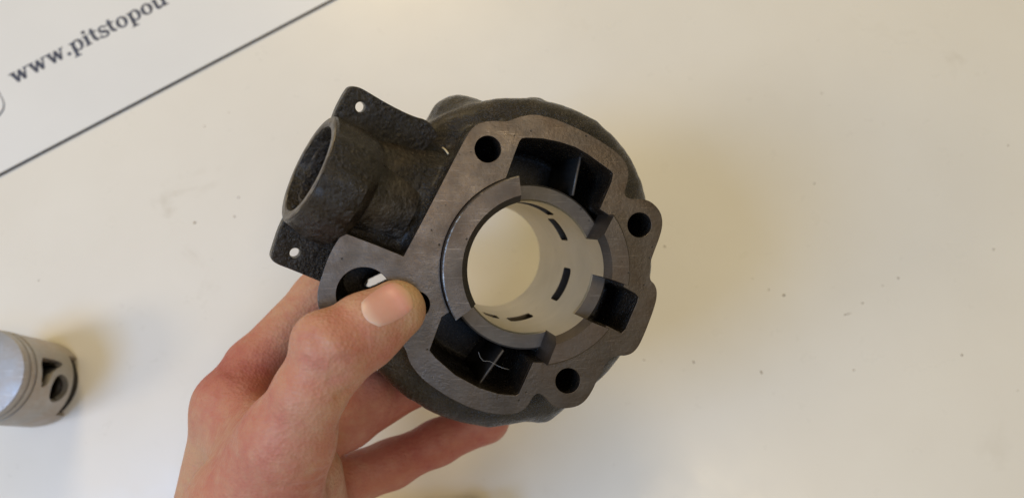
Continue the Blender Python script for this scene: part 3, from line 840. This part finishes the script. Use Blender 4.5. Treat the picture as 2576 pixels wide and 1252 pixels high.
# blood in the skin: knuckles, finger ends and the ball of the thumb are redder, the tip is pale where it presses
fl_ = np.full(len(HV), 0.36)
for (p, s, am) in ((C(842, 884, 195), 12, 0.18), (C(700, 1190, 205), 22, 0.38), (C(560, 940, 250), 16, 0.35), (C(640, 980, 245), 15, 0.35), (C(960, 880, 200), 9, 0.2), (C(950, 1030, 285), 40, 0.35),
                   (C(1150, 1100, 300), 30, 0.3), (Cb(1020, 745, 8), 5.5, -0.55), (C(560, 1160, 250), 18, -0.22), (C(770, 1000, 195), 10, 0.06)):
    fl_ += am * np.exp(-(np.linalg.norm(HV - p, axis=1) / s) ** 2)
at = hand.data.attributes.new('flush', 'FLOAT', 'POINT'); at.data.foreach_set('value', np.clip(fl_, 0, 1).astype(np.float32))

# thumbnail, a curved shell lying on the skin
def nail():
    # corners: proximal upper, distal upper, distal lower, proximal lower
    A, B, Cc, Dd = [np.array(p, float) for p in ((905, 752), (985, 700), (1046, 782), (962, 828))]
    nu, nv = 22, 20; V = np.zeros((nu + 1, nv + 1, 3)); al = np.zeros((nu + 1, nv + 1))
    for i in range(nu + 1):
        for j in range(nv + 1):
            s = i / nu; t = j / nv
            a_, b_ = 2 * s - 1, 2 * t - 1; s = (1 + a_ * math.sqrt(1 - 0.36 * b_ * b_)) / 2; t = (1 + b_ * math.sqrt(1 - 0.30 * a_ * a_)) / 2
            e = 0.5 - t
            # rounded outline: both ends bow outwards
            ss = -0.12 + 1.22 * s
            bow = (1 - (2 * t - 1) ** 2)
            ss = ss + (0.10 * bow if s > 0.5 else 0) * (s - 0.5) * 2 - 0.10 * bow * (1 - s) * (s < 0.5) + 0.0
            p = (A * (1 - t) + Dd * t) * (1 - ss) + (B * (1 - t) + Cc * t) * ss
            q = march(*p)
            edge = min(1, 3.0 * (1 - max(abs(a_), abs(b_))))
            V[i, j] = q + (q * -1 / np.linalg.norm(q)) * (-0.16 + 0.40 * min(1, edge) ** 0.45)
            al[i, j] = s
    F = []
    idx = lambda i, j: i * (nv + 1) + j
    for i in range(nu):
        for j in range(nv): F.append((idx(i, j), idx(i, j + 1), idx(i + 1, j + 1), idx(i + 1, j)))
    Wv = (RW @ V.reshape(-1, 3).T).T + np.array([0, 0, CAMH]) - root_w
    me = mesh_from(Wv / 1000, F)
    o = link_mesh('thumbnail', me, M_NAIL, hand)
    a = me.attributes.new('along', 'FLOAT', 'POINT'); a.data.foreach_set('value', al.ravel().astype(np.float32))
    sd = o.modifiers.new('t', 'SOLIDIFY'); sd.thickness = 0.0004; sd.offset = -1
nail()

# ------------------------------------------------------------------ small things
def tube(name, pts, r, mat, nseg=6):
    P = np.array(pts, float); V, F = [], []
    T = np.gradient(P, axis=0)
    for i, p in enumerate(P):
        t = T[i] / np.linalg.norm(T[i]); a = np.cross(t, [0.3, 0.5, 0.8]); a /= np.linalg.norm(a); b = np.cross(t, a)
        for k in range(nseg):
            q = p + r * (a * math.cos(2 * math.pi * k / nseg) + b * math.sin(2 * math.pi * k / nseg)); V.append(q / 1000)
    for i in range(len(P) - 1):
        for k in range(nseg): F.append((i * nseg + k, i * nseg + (k + 1) % nseg, (i + 1) * nseg + (k + 1) % nseg, (i + 1) * nseg + k))
    F.append(tuple(range(nseg))[::-1]); F.append(tuple((len(P) - 1) * nseg + k for k in range(nseg)))
    return link_mesh(name, mesh_from(V, F), mat)

# pale chip lying on the casting, specks on the flange, fibres in the lower port
def body_hit(u, v):
    dg = bpy.context.evaluated_depsgraph_get()
    o = Vector((0, 0, CAMH / 1000)); d = Vector(tuple(RW @ np.array([(u - CU) / FPX, (CV - v) / FPX, -1.0]))).normalized()
    ok, p, n, *_ = S.ray_cast(dg, o, d)
    return np.array(p) * 1000, np.array(n)
bpy.context.view_layer.update()
p0, n0_ = body_hit(1113, 375); p1, n1b = body_hit(1130, 391)
chip = tube('wood_chip', [p0 + n0_ * .5, (p0 + p1) / 2 + n0_ * .55, p1 + n1b * .5], 0.32, M_STRAW)
tag(chip, 'tiny pale straw chip lying on the dark casting beside the flange', 'chip')
def wpt(u, v, h): return world_mm(cam_from_loc((*L(u, v, h), h)))
f = tube('lint_fibre', [wpt(1203, 884, -7), wpt(1208, 898, -6.5), wpt(1216, 907, -6), wpt(1232, 908, -6), wpt(1246, 916, -6), wpt(1262, 924, -6), wpt(1281, 929, -6)], 0.045, M_FIBRE, 5)
tag(f, 'thin white lint fibre caught across the lower transfer port', 'fibre')
# crumbs and grime specks on the tabletop
def crumb(u, v, a, b, ang, mat=None):
    c = table_pt(u, v); r = random.Random(int(u * 7 + v)); V, F = [], []
    a *= 0.62; b *= 0.62; n = 9; hgt = min(a, b) * 0.35
    for k in range(n):
        t = 2 * math.pi * k / n; q = r.uniform(.75, 1.2); x, y = a * q * math.cos(t), b * q * math.sin(t)
        V.append((x * math.cos(ang) - y * math.sin(ang), x * math.sin(ang) + y * math.cos(ang), 0.0))
    for k in range(n): V.append((V[k][0] * .6, V[k][1] * .6, hgt * r.uniform(.7, 1)))
    F = [(k, (k + 1) % n, n + (k + 1) % n, n + k) for k in range(n)] + [tuple(range(n, 2 * n)), tuple(range(n))[::-1]]
    o = link_mesh('crumb', mesh_from(np.array(V) / 1000, F), mat or M_CRUMB)
    o.location = (c[0] / 1000, c[1] / 1000, 0.00002)
    if u < 800: return tag(o, 'faint brown dust fleck on the table between card, piston and exhaust stub', 'fleck', 'dust flecks near the exhaust stub')
    if a > 2.5 * b: return tag(o, 'long thin shaving on the bare table' if a > 3 else 'short dark sliver on the bare table beside the cylinder', 'shaving', None if a > 3 else 'dark slivers on the table')
    return tag(o, 'tiny round dark crumb lying on the bare white tabletop', 'crumb', 'crumbs scattered on the tabletop')
for (u, v, a, b, g) in ((2049, 462, .8, .6, 0), (2500, 627, .8, .6, 1), (2260, 699, .8, .7, 0.4), (1972, 742, 1.0, .9, 0.3), (1934, 728, .8, .6, 1.2), (1893, 700, .45, .4, 0), (1915, 935, 1.6, .55, -1.1), (2148, 930, .8, .5, .5),
                        (2420, 892, .8, .7, 0), (2170, 762, 1.0, .6, .2), (2130, 790, 3.2, .28, .25), (2220, 718, .5, .4, 0), (1620, 905, .6, .5, 0), (1745, 910, 1.3, .5, -1.3), (1672, 620, .9, .6, 0),
                        (2536, 366, .8, .5, .6), (2560, 982, .5, .4, 0), (600, 497, .9, .6, .2), (590, 545, 1.0, .55, .5), (490, 560, 1.3, .7, .4), (97, 705, .6, .45, .8), (515, 318, .7, .45, .5), (575, 283, .6, .4, .3)):
    crumb(u, v, a, b, g)
